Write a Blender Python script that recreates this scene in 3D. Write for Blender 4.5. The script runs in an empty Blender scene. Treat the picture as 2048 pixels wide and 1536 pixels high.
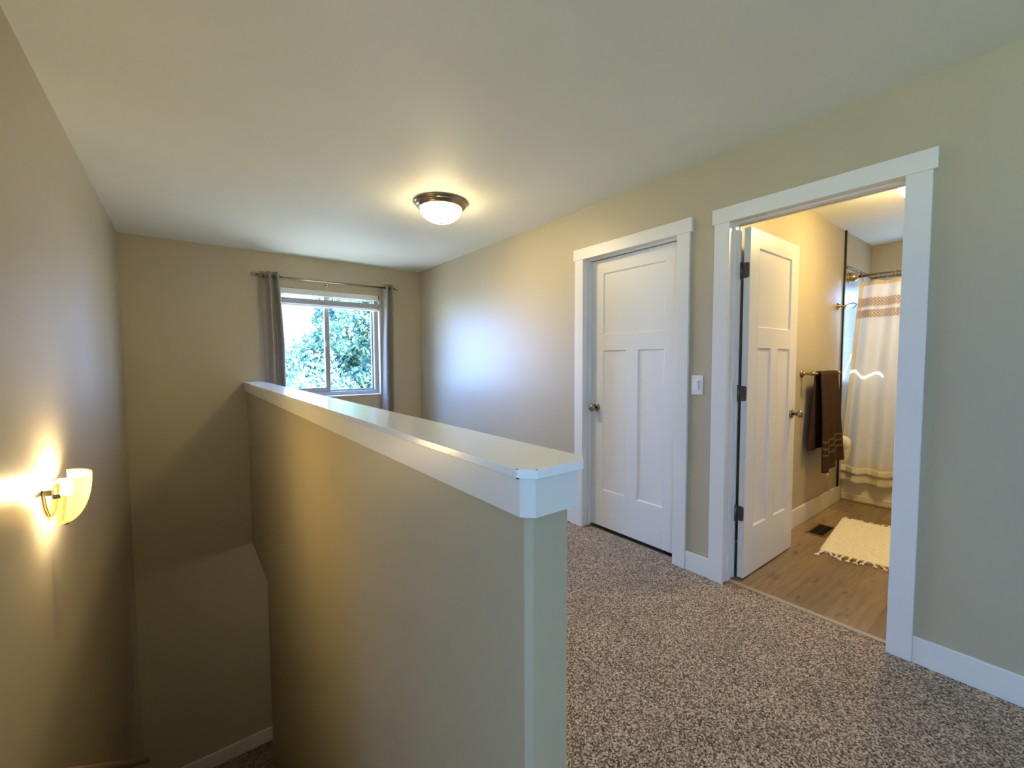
import bpy, bmesh, math, random
from mathutils import Vector, Matrix
random.seed(7)
scene = bpy.context.scene
COL = scene.collection
PI = math.pi

# ------------------------------------------------------------------ camera
F_PX, YAW, PITCH, ROLL, CAM_H = 855.68, 0.6533, -0.0521, 0.0043, 1.2897
cd = bpy.data.cameras.new('camera'); cam = bpy.data.objects.new('camera', cd); COL.objects.link(cam)
cd.sensor_fit = 'HORIZONTAL'; cd.sensor_width = 36.0; cd.lens = F_PX / 2048 * 36.0
cd.clip_start = 0.02; cd.clip_end = 300
_f0 = Vector((math.sin(YAW), math.cos(YAW), 0)); _r = Vector((math.cos(YAW), -math.sin(YAW), 0)); _z = Vector((0, 0, 1))
_f = _f0 * math.cos(PITCH) + _z * math.sin(PITCH); _u = -_f0 * math.sin(PITCH) + _z * math.cos(PITCH)
_cx = _r * math.cos(ROLL) - _u * math.sin(ROLL); _cy = _r * math.sin(ROLL) + _u * math.cos(ROLL)
M4 = Matrix.Identity(4)
for i in range(3):
    M4[i][0] = _cx[i]; M4[i][1] = _cy[i]; M4[i][2] = -_f[i]
M4[2][3] = CAM_H
cam.matrix_world = M4
scene.camera = cam

# ------------------------------------------------------------------ world, sun, exposure
scene.view_settings.view_transform = 'Standard'
scene.view_settings.look = 'None'
scene.view_settings.gamma = 1.0
scene.view_settings.use_curve_mapping = False
scene.view_settings.exposure = 2.38
cy = scene.cycles
cy.max_bounces = 14; cy.diffuse_bounces = 9; cy.glossy_bounces = 4; cy.transparent_max_bounces = 12; cy.transmission_bounces = 6
cy.sample_clamp_indirect = 6.0; cy.caustics_reflective = False; cy.caustics_refractive = False
cy.use_denoising = True

SKY = 9.5
w = bpy.data.worlds.new('world'); scene.world = w; w.use_nodes = True
wn = w.node_tree.nodes; wl = w.node_tree.links
bg = wn['Background']
tc = wn.new('ShaderNodeTexCoord'); sx = wn.new('ShaderNodeSeparateXYZ'); rp = wn.new('ShaderNodeValToRGB')
wl.new(tc.outputs['Generated'], sx.inputs[0]); mz = wn.new('ShaderNodeMath'); mz.operation = 'MULTIPLY_ADD'; mz.inputs[1].default_value = 0.5; mz.inputs[2].default_value = 0.5
wl.new(sx.outputs['Z'], mz.inputs[0]); wl.new(mz.outputs[0], rp.inputs[0]); wl.new(rp.outputs[0], bg.inputs['Color'])
rp.color_ramp.elements.new(0.5); rp.color_ramp.elements.new(0.49)
for e_, (p_, c_) in zip(rp.color_ramp.elements, ((0.0, (0.78, 0.93, 0.93)), (0.46, (0.72, 0.90, 0.95)), (0.505, (0.26, 0.43, 1.0)), (0.85, (0.20, 0.38, 1.0)))):
    e_.position = p_; e_.color = (*c_, 1)
bg.inputs['Strength'].default_value = SKY

sd = bpy.data.lights.new('sun', 'SUN'); sun = bpy.data.objects.new('sun', sd); COL.objects.link(sun)
sd.energy = 28.0; sd.angle = math.radians(0.6); sd.color = (1.0, 0.95, 0.86)
SUN_D = Vector((-1, 0.30, -0.92)).normalized()
sun.rotation_euler = SUN_D.to_track_quat('-Z', 'Y').to_euler()
sun.location = (20, -6, 18)

def portal(name, loc, size_x, size_y, direction):
    d = bpy.data.lights.new(name, 'AREA'); o = bpy.data.objects.new(name, d); COL.objects.link(o)
    d.shape = 'RECTANGLE'; d.size = size_x; d.size_y = size_y; d.cycles.is_portal = True
    o.location = loc; o.rotation_euler = Vector(direction).to_track_quat('-Z', 'Y').to_euler()
    return o

# ------------------------------------------------------------------ dimensions (metres)
H = 2.44                      # ceiling
XR, XL, D = 2.437, -0.429, 5.133   # right wall, left wall, far wall faces
WT = 0.115                    # wall thickness
A0, A1 = 2.273, 1.496         # first door: inner casing edges
B0, B1 = 1.178, 0.451         # bathroom door: inner casing edges
ZC, ZH, CW = 2.058, 2.141, 0.084   # casing inner top, head top, casing width
YB = 1.266                    # bathroom left wall
XT, XA = 4.80, 5.56           # tub face, tub alcove back wall
YBR = -0.28                   # bathroom right wall
ZL = -2.80                    # lower floor
WX0, WX1, WZ0, WZ1 = 0.70, 1.905, 0.895, 2.095   # loft window opening
HX0, HX1, HY = 0.50, 0.614, 0.605                # stair half wall
YE = 4.10                     # where the half wall opens to the lower hall
Y_TOP = 0.55                  # stair top edge
BXW = -2.3                    # bedroom wall with the big window
BYW = -3.0

# ------------------------------------------------------------------ materials
def mat(name):
    m = bpy.data.materials.new(name); m.use_nodes = True
    return m, m.node_tree.nodes, m.node_tree.links, m.node_tree.nodes['Principled BSDF']
def pbr(name, col, rough=0.5, metal=0.0, spec=0.5):
    m, n, l, b = mat(name)
    b.inputs['Base Color'].default_value = (*col, 1); b.inputs['Roughness'].default_value = rough
    b.inputs['Metallic'].default_value = metal; b.inputs['Specular IOR Level'].default_value = spec
    return m
def noise(n, l, scale, detail=2, rough=0.5, coord='Object', vec=None):
    t = n.new('ShaderNodeTexNoise'); t.inputs['Scale'].default_value = scale
    t.inputs['Detail'].default_value = detail; t.inputs['Roughness'].default_value = rough
    if vec is None:
        c = n.new('ShaderNodeTexCoord'); l.new(c.outputs[coord], t.inputs['Vector'])
    else: l.new(vec, t.inputs['Vector'])
    return t
def ramp(n, l, src, stops):
    r = n.new('ShaderNodeValToRGB'); e = r.color_ramp.elements
    while len(e) < len(stops): e.new(0.5)
    for k, (p, c) in enumerate(stops): e[k].position = p; e[k].color = (*c, 1)
    l.new(src, r.inputs[0]); return r
def bump(n, l, b, height, strength, dist):
    x = n.new('ShaderNodeBump'); x.inputs['Strength'].default_value = strength; x.inputs['Distance'].default_value = dist
    l.new(height, x.inputs['Height']); l.new(x.outputs[0], b.inputs['Normal']); return x

def paint(name, col, rough, spec, bs=0.25, bscale=60):
    m, n, l, b = mat(name)
    b.inputs['Roughness'].default_value = rough; b.inputs['Specular IOR Level'].default_value = spec
    t2 = noise(n, l, 1.1, 3)
    d = [c * 0.965 for c in col]; u = [min(1, c * 1.03) for c in col]
    r = ramp(n, l, t2.outputs['Fac'], [(0.3, d), (0.7, u)]); l.new(r.outputs[0], b.inputs['Base Color'])
    t = noise(n, l, bscale, 3); t3 = noise(n, l, 8, 5, 0.6)
    r3 = ramp(n, l, t3.outputs['Fac'], [(0.60, (0, 0, 0)), (0.66, (0.5, 0.5, 0.5))])
    ad = n.new('ShaderNodeMath'); l.new(t.outputs['Fac'], ad.inputs[0]); l.new(r3.outputs[0], ad.inputs[1])
    bump(n, l, b, ad.outputs[0], bs, 0.0015)
    return m
WALLC = (0.485, 0.425, 0.305)
M_WALL = paint('wall_paint_beige', WALLC, 0.43, 0.5)
M_CEIL = paint('ceiling_paint', (0.81, 0.83, 0.76), 0.6, 0.3, 0.3, 40)
M_TRIM = paint('trim_paint_white', (0.78, 0.77, 0.74), 0.35, 0.5, 0.05, 30)
M_DOOR = paint('door_paint_white', (0.76, 0.75, 0.72), 0.4, 0.5, 0.06, 90)
M_CAP = paint('cap_gloss_paint', (0.86, 0.88, 0.90), 0.20, 0.6, 0.05, 25)
M_WHITE = pbr('switch_white', (0.80, 0.80, 0.80), 0.3)
M_NICKEL = pbr('satin_nickel', (0.34, 0.295, 0.22), 0.22, 1.0)
M_HINGE = pbr('hinge_metal', (0.16, 0.15, 0.14), 0.35, 1.0)
M_BRONZE = pbr('lamp_metal', (0.33, 0.26, 0.18), 0.25, 1.0)
M_ROD = pbr('rod_metal', (0.40, 0.34, 0.26), 0.25, 1.0)
M_BLACK = pbr('black_metal', (0.012, 0.012, 0.014), 0.4, 0.0)
M_DARK = pbr('dark_void', (0.015, 0.012, 0.01), 0.7)
M_VINYLW = pbr('window_vinyl', (0.34, 0.32, 0.29), 0.45)
M_TUB = pbr('tub_acrylic', (0.80, 0.78, 0.74), 0.15)
M_BRASS = pbr('champagne_metal', (0.55, 0.43, 0.26), 0.22, 1.0)
M_PAPER = pbr('tissue_paper', (0.80, 0.77, 0.70), 0.9)
M_CARD = pbr('cardboard', (0.25, 0.18, 0.11), 0.9)
M_RAILW = pbr('rail_wood', (0.34, 0.25, 0.16), 0.4)
M_BARK = pbr('bark', (0.10, 0.075, 0.05), 0.9)
M_SOIL = pbr('lawn', (0.27, 0.25, 0.19), 0.95)

def carpet(name, k=1.0):
    m, n, l, b = mat(name)
    b.inputs['Roughness'].default_value = 0.95; b.inputs['Specular IOR Level'].default_value = 0.1
    b.inputs['Sheen Weight'].default_value = 0.15
    c = n.new('ShaderNodeTexCoord')
    v = n.new('ShaderNodeTexVoronoi'); v.inputs['Scale'].default_value = 190; l.new(c.outputs['Object'], v.inputs['Vector'])
    nf = noise(n, l, 130, 3, 0.7); nl = noise(n, l, 5, 3, 0.6)
    sp = n.new('ShaderNodeSeparateColor'); l.new(v.outputs['Color'], sp.inputs[0])
    mx = n.new('ShaderNodeMath'); mx.operation = 'MULTIPLY_ADD'; mx.inputs[1].default_value = 0.45
    l.new(sp.outputs[0], mx.inputs[0])
    m2 = n.new('ShaderNodeMath'); m2.operation = 'MULTIPLY'; m2.inputs[1].default_value = 0.55
    l.new(nf.outputs['Fac'], m2.inputs[0]); l.new(m2.outputs[0], mx.inputs[2])
    r = ramp(n, l, mx.outputs[0], [(0.26, (0.042*k, 0.027*k, 0.016*k)), (0.48, (0.27*k, 0.19*k, 0.125*k)), (0.72, (0.72*k, 0.56*k, 0.41*k))])
    r2 = ramp(n, l, nl.outputs['Fac'], [(0.3, (0.86, 0.86, 0.86)), (0.7, (1.08, 1.08, 1.08))])
    mc = n.new('ShaderNodeMix'); mc.data_type = 'RGBA'; mc.blend_type = 'MULTIPLY'; mc.inputs[0].default_value = 1
    l.new(r.outputs[0], mc.inputs[6]); l.new(r2.outputs[0], mc.inputs[7]); l.new(mc.outputs[2], b.inputs['Base Color'])
    bump(n, l, b, mx.outputs[0], 0.9, 0.006)
    return m
M_CARPET = carpet('carpet_taupe')
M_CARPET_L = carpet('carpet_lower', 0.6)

def planks():
    m, n, l, b = mat('oak_vinyl_planks')
    b.inputs['Roughness'].default_value = 0.42
    c = n.new('ShaderNodeTexCoord')
    br = n.new('ShaderNodeTexBrick'); l.new(c.outputs['Object'], br.inputs['Vector'])
    br.offset = 0.37; br.inputs['Scale'].default_value = 1.0
    br.inputs['Brick Width'].default_value = 1.22; br.inputs['Row Height'].default_value = 0.18
    br.inputs['Mortar Size'].default_value = 0.0011; br.inputs['Mortar Smooth'].default_value = 0.2; br.inputs['Bias'].default_value = 0.0
    br.inputs['Color1'].default_value = (0.37, 0.255, 0.155, 1); br.inputs['Color2'].default_value = (0.20, 0.145, 0.095, 1)
    br.inputs['Mortar'].default_value = (0.12, 0.085, 0.055, 1)
    mp = n.new('ShaderNodeMapping'); mp.inputs['Scale'].default_value = (1.2, 14, 1); l.new(c.outputs['Object'], mp.inputs['Vector'])
    g = noise(n, l, 3.0, 6, 0.65, vec=mp.outputs[0])
    mp2 = n.new('ShaderNodeMapping'); mp2.inputs['Scale'].default_value = (2.2, 6, 1); l.new(c.outputs['Object'], mp2.inputs['Vector'])
    k = noise(n, l, 2.2, 4, 0.6, vec=mp2.outputs[0])
    r1 = ramp(n, l, g.outputs['Fac'], [(0.3, (0.74, 0.72, 0.70)), (0.65, (1.12, 1.12, 1.12))])
    r2 = ramp(n, l, k.outputs['Fac'], [(0.30, (0.5, 0.47, 0.43)), (0.42, (1, 1, 1))])
    a = n.new('ShaderNodeMix'); a.data_type = 'RGBA'; a.blend_type = 'MULTIPLY'; a.inputs[0].default_value = 1
    l.new(br.outputs['Color'], a.inputs[6]); l.new(r1.outputs[0], a.inputs[7])
    a2 = n.new('ShaderNodeMix'); a2.data_type = 'RGBA'; a2.blend_type = 'MULTIPLY'; a2.inputs[0].default_value = 1
    l.new(a.outputs[2], a2.inputs[6]); l.new(r2.outputs[0], a2.inputs[7]); l.new(a2.outputs[2], b.inputs['Base Color'])
    bump(n, l, b, g.outputs['Fac'], 0.15, 0.002)
    return m
M_PLANK = planks()

def tile():
    m, n, l, b = mat('shower_tile')
    b.inputs['Roughness'].default_value = 0.32
    c = n.new('ShaderNodeTexCoord'); mp = n.new('ShaderNodeMapping'); l.new(c.outputs['Object'], mp.inputs['Vector'])
    mp.inputs['Rotation'].default_value = (PI/2, 0, 0)
    cmb = n.new('ShaderNodeCombineXYZ'); s = n.new('ShaderNodeSeparateXYZ'); l.new(c.outputs['Object'], s.inputs[0])
    ad = n.new('ShaderNodeMath'); l.new(s.outputs['X'], ad.inputs[0]); l.new(s.outputs['Y'], ad.inputs[1])
    l.new(ad.outputs[0], cmb.inputs['X'])
    zo = n.new('ShaderNodeMath'); zo.operation = 'SUBTRACT'; zo.inputs[1].default_value = 0.089; l.new(s.outputs['Z'], zo.inputs[0]); l.new(zo.outputs[0], cmb.inputs['Y'])
    br = n.new('ShaderNodeTexBrick'); l.new(cmb.outputs[0], br.inputs['Vector'])
    br.inputs['Scale'].default_value = 1.0; br.inputs['Brick Width'].default_value = 0.6; br.inputs['Row Height'].default_value = 0.35
    br.inputs['Mortar Size'].default_value = 0.002; br.inputs['Bias'].default_value = 0
    br.inputs['Color1'].default_value = (0.50, 0.51, 0.52, 1); br.inputs['Color2'].default_value = (0.46, 0.47, 0.48, 1)
    br.inputs['Mortar'].default_value = (0.7, 0.7, 0.7, 1)
    l.new(br.outputs['Color'], b.inputs['Base Color'])
    return m
M_TILE = tile()

def mosaic():
    m, n, l, b = mat('mosaic_border')
    b.inputs['Roughness'].default_value = 0.2
    c = n.new('ShaderNodeTexCoord'); s = n.new('ShaderNodeSeparateXYZ'); l.new(c.outputs['Object'], s.inputs[0])
    cmb = n.new('ShaderNodeCombineXYZ'); ad = n.new('ShaderNodeMath'); l.new(s.outputs['X'], ad.inputs[0]); l.new(s.outputs['Y'], ad.inputs[1])
    l.new(ad.outputs[0], cmb.inputs['X']); l.new(s.outputs['Z'], cmb.inputs['Y'])
    br = n.new('ShaderNodeTexBrick'); l.new(cmb.outputs[0], br.inputs['Vector'])
    br.inputs['Brick Width'].default_value = 0.06; br.inputs['Row Height'].default_value = 0.03; br.inputs['Mortar Size'].default_value = 0.002
    br.inputs['Scale'].default_value = 1.0
    br.inputs['Color1'].default_value = (0.02, 0.018, 0.015, 1); br.inputs['Color2'].default_value = (0.30, 0.28, 0.25, 1); br.inputs['Mortar'].default_value = (0.5, 0.5, 0.5, 1)
    l.new(br.outputs['Color'], b.inputs['Base Color'])
    return m
M_MOSAIC = mosaic()

def fabric(name, col, transl, rough=0.9, wscale=500, var=0.1):
    m, n, l, b = mat(name)
    b.inputs['Roughness'].default_value = rough; b.inputs['Specular IOR Level'].default_value = 0.15
    t = noise(n, l, wscale, 2); r = ramp(n, l, t.outputs['Fac'], [(0.3, [c*(1-var) for c in col]), (0.7, [min(1, c*(1+var)) for c in col])])
    l.new(r.outputs[0], b.inputs['Base Color'])
    bump(n, l, b, t.outputs['Fac'], 0.2, 0.001)
    if transl > 0:
        tr = n.new('ShaderNodeBsdfTranslucent'); l.new(r.outputs[0], tr.inputs['Color'])
        mx = n.new('ShaderNodeMixShader'); mx.inputs[0].default_value = transl
        l.new(b.outputs[0], mx.inputs[1]); l.new(tr.outputs[0], mx.inputs[2])
        l.new(mx.outputs[0], n['Material Output'].inputs['Surface'])
    return m
M_DRAPE = fabric('drape_linen', (0.36, 0.335, 0.30), 0.12)
M_SHOWER = fabric('shower_cotton', (0.86, 0.82, 0.75), 0.33, var=0.04)
M_HEM = fabric('shower_hem', (0.78, 0.66, 0.46), 0.30, var=0.04)
M_BLIND = fabric('blind_slats', (0.80, 0.79, 0.76), 0.25, 0.5, 40, 0.02)
M_FROST = fabric('roller_blind', (0.52, 0.62, 0.70), 0.6, var=0.02)
M_LACE = fabric('shower_lace', (0.86, 0.81, 0.74), 0.25, var=0.14, wscale=160)
M_TOWEL = fabric('towel_terry', (0.058, 0.034, 0.027), 0.0, 1.0, 320, 0.35)
M_TOWELB = fabric('towel_band', (0.115, 0.070, 0.054), 0.0, 0.7, 300, 0.1)
M_RUG = fabric('rug_chenille', (0.90, 0.85, 0.76), 0.0, 1.0, 60, 0.10)

def chevron():
    m, n, l, b = mat('embroidered_band'); b.inputs['Roughness'].default_value = 0.9
    c = n.new('ShaderNodeTexCoord'); s = n.new('ShaderNodeSeparateXYZ'); l.new(c.outputs['Object'], s.inputs[0])
    def mth(op, a, bb):
        x = n.new('ShaderNodeMath'); x.operation = op
        for i, q in enumerate((a, bb)):
            if isinstance(q, (int, float)): x.inputs[i].default_value = q
            else: l.new(q, x.inputs[i])
        return x.outputs[0]
    zz = mth('PINGPONG', s.outputs['Z'], 0.034)
    q = mth('ADD', s.outputs['Y'], zz)
    f = mth('FRACT', mth('MULTIPLY', q, 45), 0)
    r = ramp(n, l, f, [(0.40, (0.82, 0.76, 0.72)), (0.6, (0.55, 0.40, 0.35))]); l.new(r.outputs[0], b.inputs['Base Color'])
    tr = n.new('ShaderNodeBsdfTranslucent'); l.new(r.outputs[0], tr.inputs['Color'])
    mx = n.new('ShaderNodeMixShader'); mx.inputs[0].default_value = 0.4
    l.new(b.outputs[0], mx.inputs[1]); l.new(tr.outputs[0], mx.inputs[2]); l.new(mx.outputs[0], n['Material Output'].inputs['Surface'])
    return m
M_CHEV = chevron()

def glass_pane():
    m = bpy.data.materials.new('window_glass'); m.use_nodes = True; n = m.node_tree.nodes; l = m.node_tree.links
    n.remove(n['Principled BSDF'])
    t = n.new('ShaderNodeBsdfTransparent'); t.inputs[0].default_value = (0.86, 0.91, 0.89, 1)
    g = n.new('ShaderNodeBsdfGlossy'); g.inputs['Roughness'].default_value = 0.02
    f = n.new('ShaderNodeFresnel'); f.inputs[0].default_value = 1.45
    k = n.new('ShaderNodeMath'); k.operation = 'MULTIPLY'; k.inputs[1].default_value = 0.12; l.new(f.outputs[0], k.inputs[0])
    mx = n.new('ShaderNodeMixShader'); l.new(k.outputs[0], mx.inputs[0]); l.new(t.outputs[0], mx.inputs[1]); l.new(g.outputs[0], mx.inputs[2])
    l.new(mx.outputs[0], n['Material Output'].inputs['Surface'])
    return m
M_GLASS = glass_pane()

def lit_glass(name, col, strength, veins=False):
    m, n, l, b = mat(name)
    b.inputs['Base Color'].default_value = (0.45, 0.34, 0.16, 1) if veins else (0.85, 0.80, 0.70, 1); b.inputs['Roughness'].default_value = 0.25
    b.inputs['Emission Strength'].default_value = strength
    if veins:
        t = noise(n, l, 14, 5, 0.6); t.inputs['Distortion'].default_value = 1.5
        r = ramp(n, l, t.outputs['Fac'], [(0.40, [c*0.55 for c in col]), (0.5, [c*0.9 for c in col]), (0.62, col)]); l.new(r.outputs[0], b.inputs['Emission Color'])
    else: b.inputs['Emission Color'].default_value = (*col, 1)
    return m
def dome_glass(name, col, strength, lo=0.12, z0=2.405, z1=2.295):
    m = lit_glass(name, col, strength); n, l = m.node_tree.nodes, m.node_tree.links
    c = n.new('ShaderNodeTexCoord'); s = n.new('ShaderNodeSeparateXYZ'); l.new(c.outputs['Object'], s.inputs[0])
    q = n.new('ShaderNodeMapRange'); q.inputs['From Min'].default_value = z0; q.inputs['From Max'].default_value = z1
    q.inputs['To Min'].default_value = strength*lo; q.inputs['To Max'].default_value = strength*1.25
    l.new(s.outputs['Z'], q.inputs['Value']); l.new(q.outputs[0], n['Principled BSDF'].inputs['Emission Strength'])
    return m
M_DOME = dome_glass('lamp_dome_glass', (1.0, 0.76, 0.40), 18.0)
M_DOME2 = dome_glass('bath_dome_glass', (1.0, 0.73, 0.30), 19.5, 0.8)
M_SCONCE = lit_glass('alabaster_glass', (1.0, 0.66, 0.20), 0.30, True)
_n = M_SCONCE.node_tree.nodes; _l = M_SCONCE.node_tree.links
_t = _n.new('ShaderNodeBsdfTransparent'); _t.inputs[0].default_value = (1.0, 0.93, 0.70, 1)
_m = _n.new('ShaderNodeMixShader'); _m.inputs[0].default_value = 0.72
_l.new(_n['Principled BSDF'].outputs[0], _m.inputs[1]); _l.new(_t.outputs[0], _m.inputs[2]); _l.new(_m.outputs[0], _n['Material Output'].inputs['Surface'])

def leaf(name, c0, c1, c2, pm=0.5):
    m, n, l, b = mat(name)
    g = n.new('ShaderNodeNewGeometry'); r = ramp(n, l, g.outputs['Random Per Island'], [(0.0, c0), (pm, c1), (1.0, c2)])
    l.new(r.outputs[0], b.inputs['Base Color']); b.inputs['Roughness'].default_value = 0.6; b.inputs['Specular IOR Level'].default_value = 0.3
    tr = n.new('ShaderNodeBsdfTranslucent'); l.new(r.outputs[0], tr.inputs['Color'])
    mx = n.new('ShaderNodeMixShader'); mx.inputs[0].default_value = 0.3
    l.new(b.outputs[0], mx.inputs[1]); l.new(tr.outputs[0], mx.inputs[2]); l.new(mx.outputs[0], n['Material Output'].inputs['Surface'])
    return m
M_LEAF1 = leaf('evergreen_needles', (0.014, 0.052, 0.048), (0.055, 0.130, 0.090), (0.20, 0.23, 0.085))
M_LEAF2 = leaf('sunlit_leaves', (0.02, 0.065, 0.060), (0.075, 0.15, 0.135), (0.60, 0.62, 0.58), 0.72)  # near-white tones paint overexposed sunlight into the leaves

# ------------------------------------------------------------------ geometry helpers
class MB:
    def __init__(s): s.v = []; s.f = []; s.mi = []; s.sm = []; s.cur = 0; s.smooth = False
    def face(s, idx): s.f.append(idx); s.mi.append(s.cur); s.sm.append(s.smooth)
    def box(s, x0, x1, y0, y1, z0, z1):
        x0, x1 = sorted((x0, x1)); y0, y1 = sorted((y0, y1)); z0, z1 = sorted((z0, z1))
        b = len(s.v)
        s.v += [(x, y, z) for z in (z0, z1) for y in (y0, y1) for x in (x0, x1)]
        for q in ((0,2,3,1), (4,5,7,6), (0,1,5,4), (2,6,7,3), (0,4,6,2), (1,3,7,5)): s.face([b+i for i in q])
        return s
    def prism(s, poly, axis, a0, a1):
        """poly: 2-D outline; axis: extrusion axis ('x': poly=(y,z), 'y': poly=(x,z), 'z': poly=(x,y))"""
        b = len(s.v); n = len(poly)
        def P(p, a): return {'x': (a, p[0], p[1]), 'y': (p[0], a, p[1]), 'z': (p[0], p[1], a)}[axis]
        s.v += [P(p, a0) for p in poly] + [P(p, a1) for p in poly]
        for i in range(n): s.face([b+i, b+(i+1) % n, b+n+(i+1) % n, b+n+i])
        s.face([b+i for i in range(n)][::-1]); s.face([b+n+i for i in range(n)])
        return s
    def lathe(s, prof, c, axis=(0, 0, 1), seg=32, sx=1.0, sy=1.0):
        """prof: (radius, height) along axis from point c"""
        ax = Vector(axis).normalized(); t = Vector((1, 0, 0)) if abs(ax.x) < 0.9 else Vector((0, 1, 0))
        u = (t - ax * t.dot(ax)).normalized(); v = ax.cross(u); c = Vector(c); b = len(s.v)
        for r, h in prof:
            for k in range(seg):
                a = 2 * PI * k / seg
                s.v.append(tuple(c + ax * h + u * (r * sx * math.cos(a)) + v * (r * sy * math.sin(a))))
        o = s.smooth; s.smooth = True
        for i in range(len(prof)-1):
            for k in range(seg):
                k2 = (k+1) % seg
                s.face([b+i*seg+k, b+i*seg+k2, b+(i+1)*seg+k2, b+(i+1)*seg+k])
        s.smooth = o
        if prof[0][0] > 1e-5: s.face([b+k for k in range(seg)][::-1])
        if prof[-1][0] > 1e-5: s.face([b+(len(prof)-1)*seg+k for k in range(seg)])
        return s
    def tube(s, pts, r, seg=12, closed=False):
        pts = [Vector(p) for p in pts]; n = len(pts); b = len(s.v); up = None
        rs = r if isinstance(r, (list, tuple)) else [r]*n
        for i, p in enumerate(pts):
            if closed: t = (pts[(i+1) % n] - pts[i-1]).normalized()
            else: t = (pts[min(i+1, n-1)] - pts[max(i-1, 0)]).normalized()
            if up is None: up = Vector((0, 0, 1)) if abs(t.z) < 0.9 else Vector((1, 0, 0))
            u = (up - t * up.dot(t)).normalized(); v = t.cross(u); up = u
            for k in range(seg):
                a = 2*PI*k/seg; s.v.append(tuple(p + (u*math.cos(a) + v*math.sin(a))*rs[i]))
        o = s.smooth; s.smooth = True
        for i in range(n if closed else n-1):
            j = (i+1) % n
            for k in range(seg):
                k2 = (k+1) % seg; s.face([b+i*seg+k, b+i*seg+k2, b+j*seg+k2, b+j*seg+k])
        s.smooth = o
        if not closed:
            s.face([b+k for k in range(seg)][::-1]); s.face([b+(n-1)*seg+k for k in range(seg)])
        return s
    def grid(s, fn, nu, nv):
        b = len(s.v)
        for j in range(nv+1):
            for i in range(nu+1): s.v.append(tuple(fn(i/nu, j/nv)))
        o = s.smooth; s.smooth = True
        for j in range(nv):
            for i in range(nu):
                a = b + j*(nu+1) + i; s.face([a, a+1, a+nu+2, a+nu+1])
        s.smooth = o
        return s
    def build(s, name, mats, parent=None, bevel=0.0, solid=0.0, origin=None, local=False):
        me = bpy.data.meshes.new(name)
        o = Vector(origin) if origin is not None else Vector((0, 0, 0))
        me.from_pydata([tuple(Vector(v) - o) for v in s.v], [], s.f); me.update()
        for m in (mats if isinstance(mats, (list, tuple)) else [mats]): me.materials.append(m)
        for p, i, q in zip(me.polygons, s.mi, s.sm): p.material_index = i; p.use_smooth = q
        bm = bmesh.new(); bm.from_mesh(me); bmesh.ops.recalc_face_normals(bm, faces=bm.faces); bm.to_mesh(me); bm.free()
        ob = bpy.data.objects.new(name, me); COL.objects.link(ob); ob.location = o
        if parent is not None:
            ob.parent = parent
            if not local: ob.matrix_parent_inverse = Matrix.Translation(-Vector(parent.location)) if parent.type == 'EMPTY' or parent.location.length > 0 else Matrix.Identity(4)
        if bevel > 0:
            b = ob.modifiers.new('bevel', 'BEVEL'); b.width = bevel; b.segments = 2; b.limit_method = 'ANGLE'; b.angle_limit = math.radians(40)
        if solid > 0:
            q = ob.modifiers.new('solidify', 'SOLIDIFY'); q.thickness = solid; q.offset = 0
        return ob
def tag(o, label, cat, group=None, kind=None):
    o['label'] = label; o['category'] = cat
    if group: o['group'] = group
    if kind: o['kind'] = kind
    return o
def struct(o, label, cat): return tag(o, label, cat, None, 'structure')
def thing(name, loc, label, cat, group=None):
    o = bpy.data.objects.new(name, None); COL.objects.link(o); o.location = loc; o.empty_display_size = 0.1
    bpy.context.view_layer.update()
    return tag(o, label, cat, group)

# ------------------------------------------------------------------ setting: floors, ceiling, walls
m = MB()
m.box(BXW-0.1, XR+0.06, BYW, Y_TOP, -0.30, 0).box(HX0+0.02, XR+0.06, Y_TOP, D, -0.30, 0)
struct(m.build('floor', M_CARPET), 'speckled taupe carpet of the upstairs hall', 'floor')
struct(MB().box(XR+0.06, XA+0.1, YBR, YB, -0.30, 0.0).build('floor_bathroom', M_PLANK), 'wood-look plank floor inside the bathroom', 'floor')
struct(MB().box(XL-0.1, XR+0.1, 2.4, D, ZL-0.1, ZL).build('floor_lower', M_CARPET_L), 'brown floor at the foot of the stairs', 'floor')
struct(MB().box(BXW-0.2, XA+0.2, BYW-0.2, D+0.2, H, H+0.2).build('ceiling', M_CEIL), 'plain painted ceiling over hall and bathroom', 'ceiling')

# right wall with the two door openings
JO = 0.006                                   # casing reveal
m = MB()
x0, x1 = XR, XR+WT
oy = [(A0+JO, A1-JO), (B0+JO, B1-JO)]; oz = ZC+JO
m.box(x0, x1, oy[0][0]+0.018, D, -0.36, H).box(x0, x1, oy[1][0]+0.018, oy[0][1]-0.018, -0.36, H).box(x0, x1, BYW, oy[1][1]-0.018, -0.36, H)
for a, b in oy: m.box(x0, x1, b-0.018, a+0.018, oz+0.018, H).box(x0, x1, b-0.018, a+0.018, -0.36, -0.02)
struct(m.build('wall_right', M_WALL), 'beige wall with the two white doors', 'wall')
# far wall with the window
m = MB()
m.box(XL-WT, WX0, D, D+0.15, ZL-0.1, H).box(WX1, XR+WT, D, D+0.15, ZL-0.1, H).box(WX0, WX1, D, D+0.15, WZ1, H).box(WX0, WX1, D, D+0.15, ZL-0.1, WZ0)
struct(m.build('wall_far', M_WALL), 'beige end wall holding the curtained window', 'wall')
struct(MB().box(XL-WT, XL, 0.50, D, ZL-0.1, H).build('wall_left', M_WALL), 'beige wall beside the stairwell carrying the lit sconce', 'wall')
# half wall beside the stairs (end corner chamfered)
CH = 0.013
m = MB()
m.prism([(HX0, YE), (HX0, HY+CH), (HX0+CH, HY), (HX1-CH, HY), (HX1, HY+CH), (HX1, YE)], 'z', ZL, 1.075)
m.box(HX0, HX1, YE, D, -0.575, 1.075)
struct(m.build('wall_stair', M_WALL), 'beige half wall guarding the stairwell', 'wall')
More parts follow.
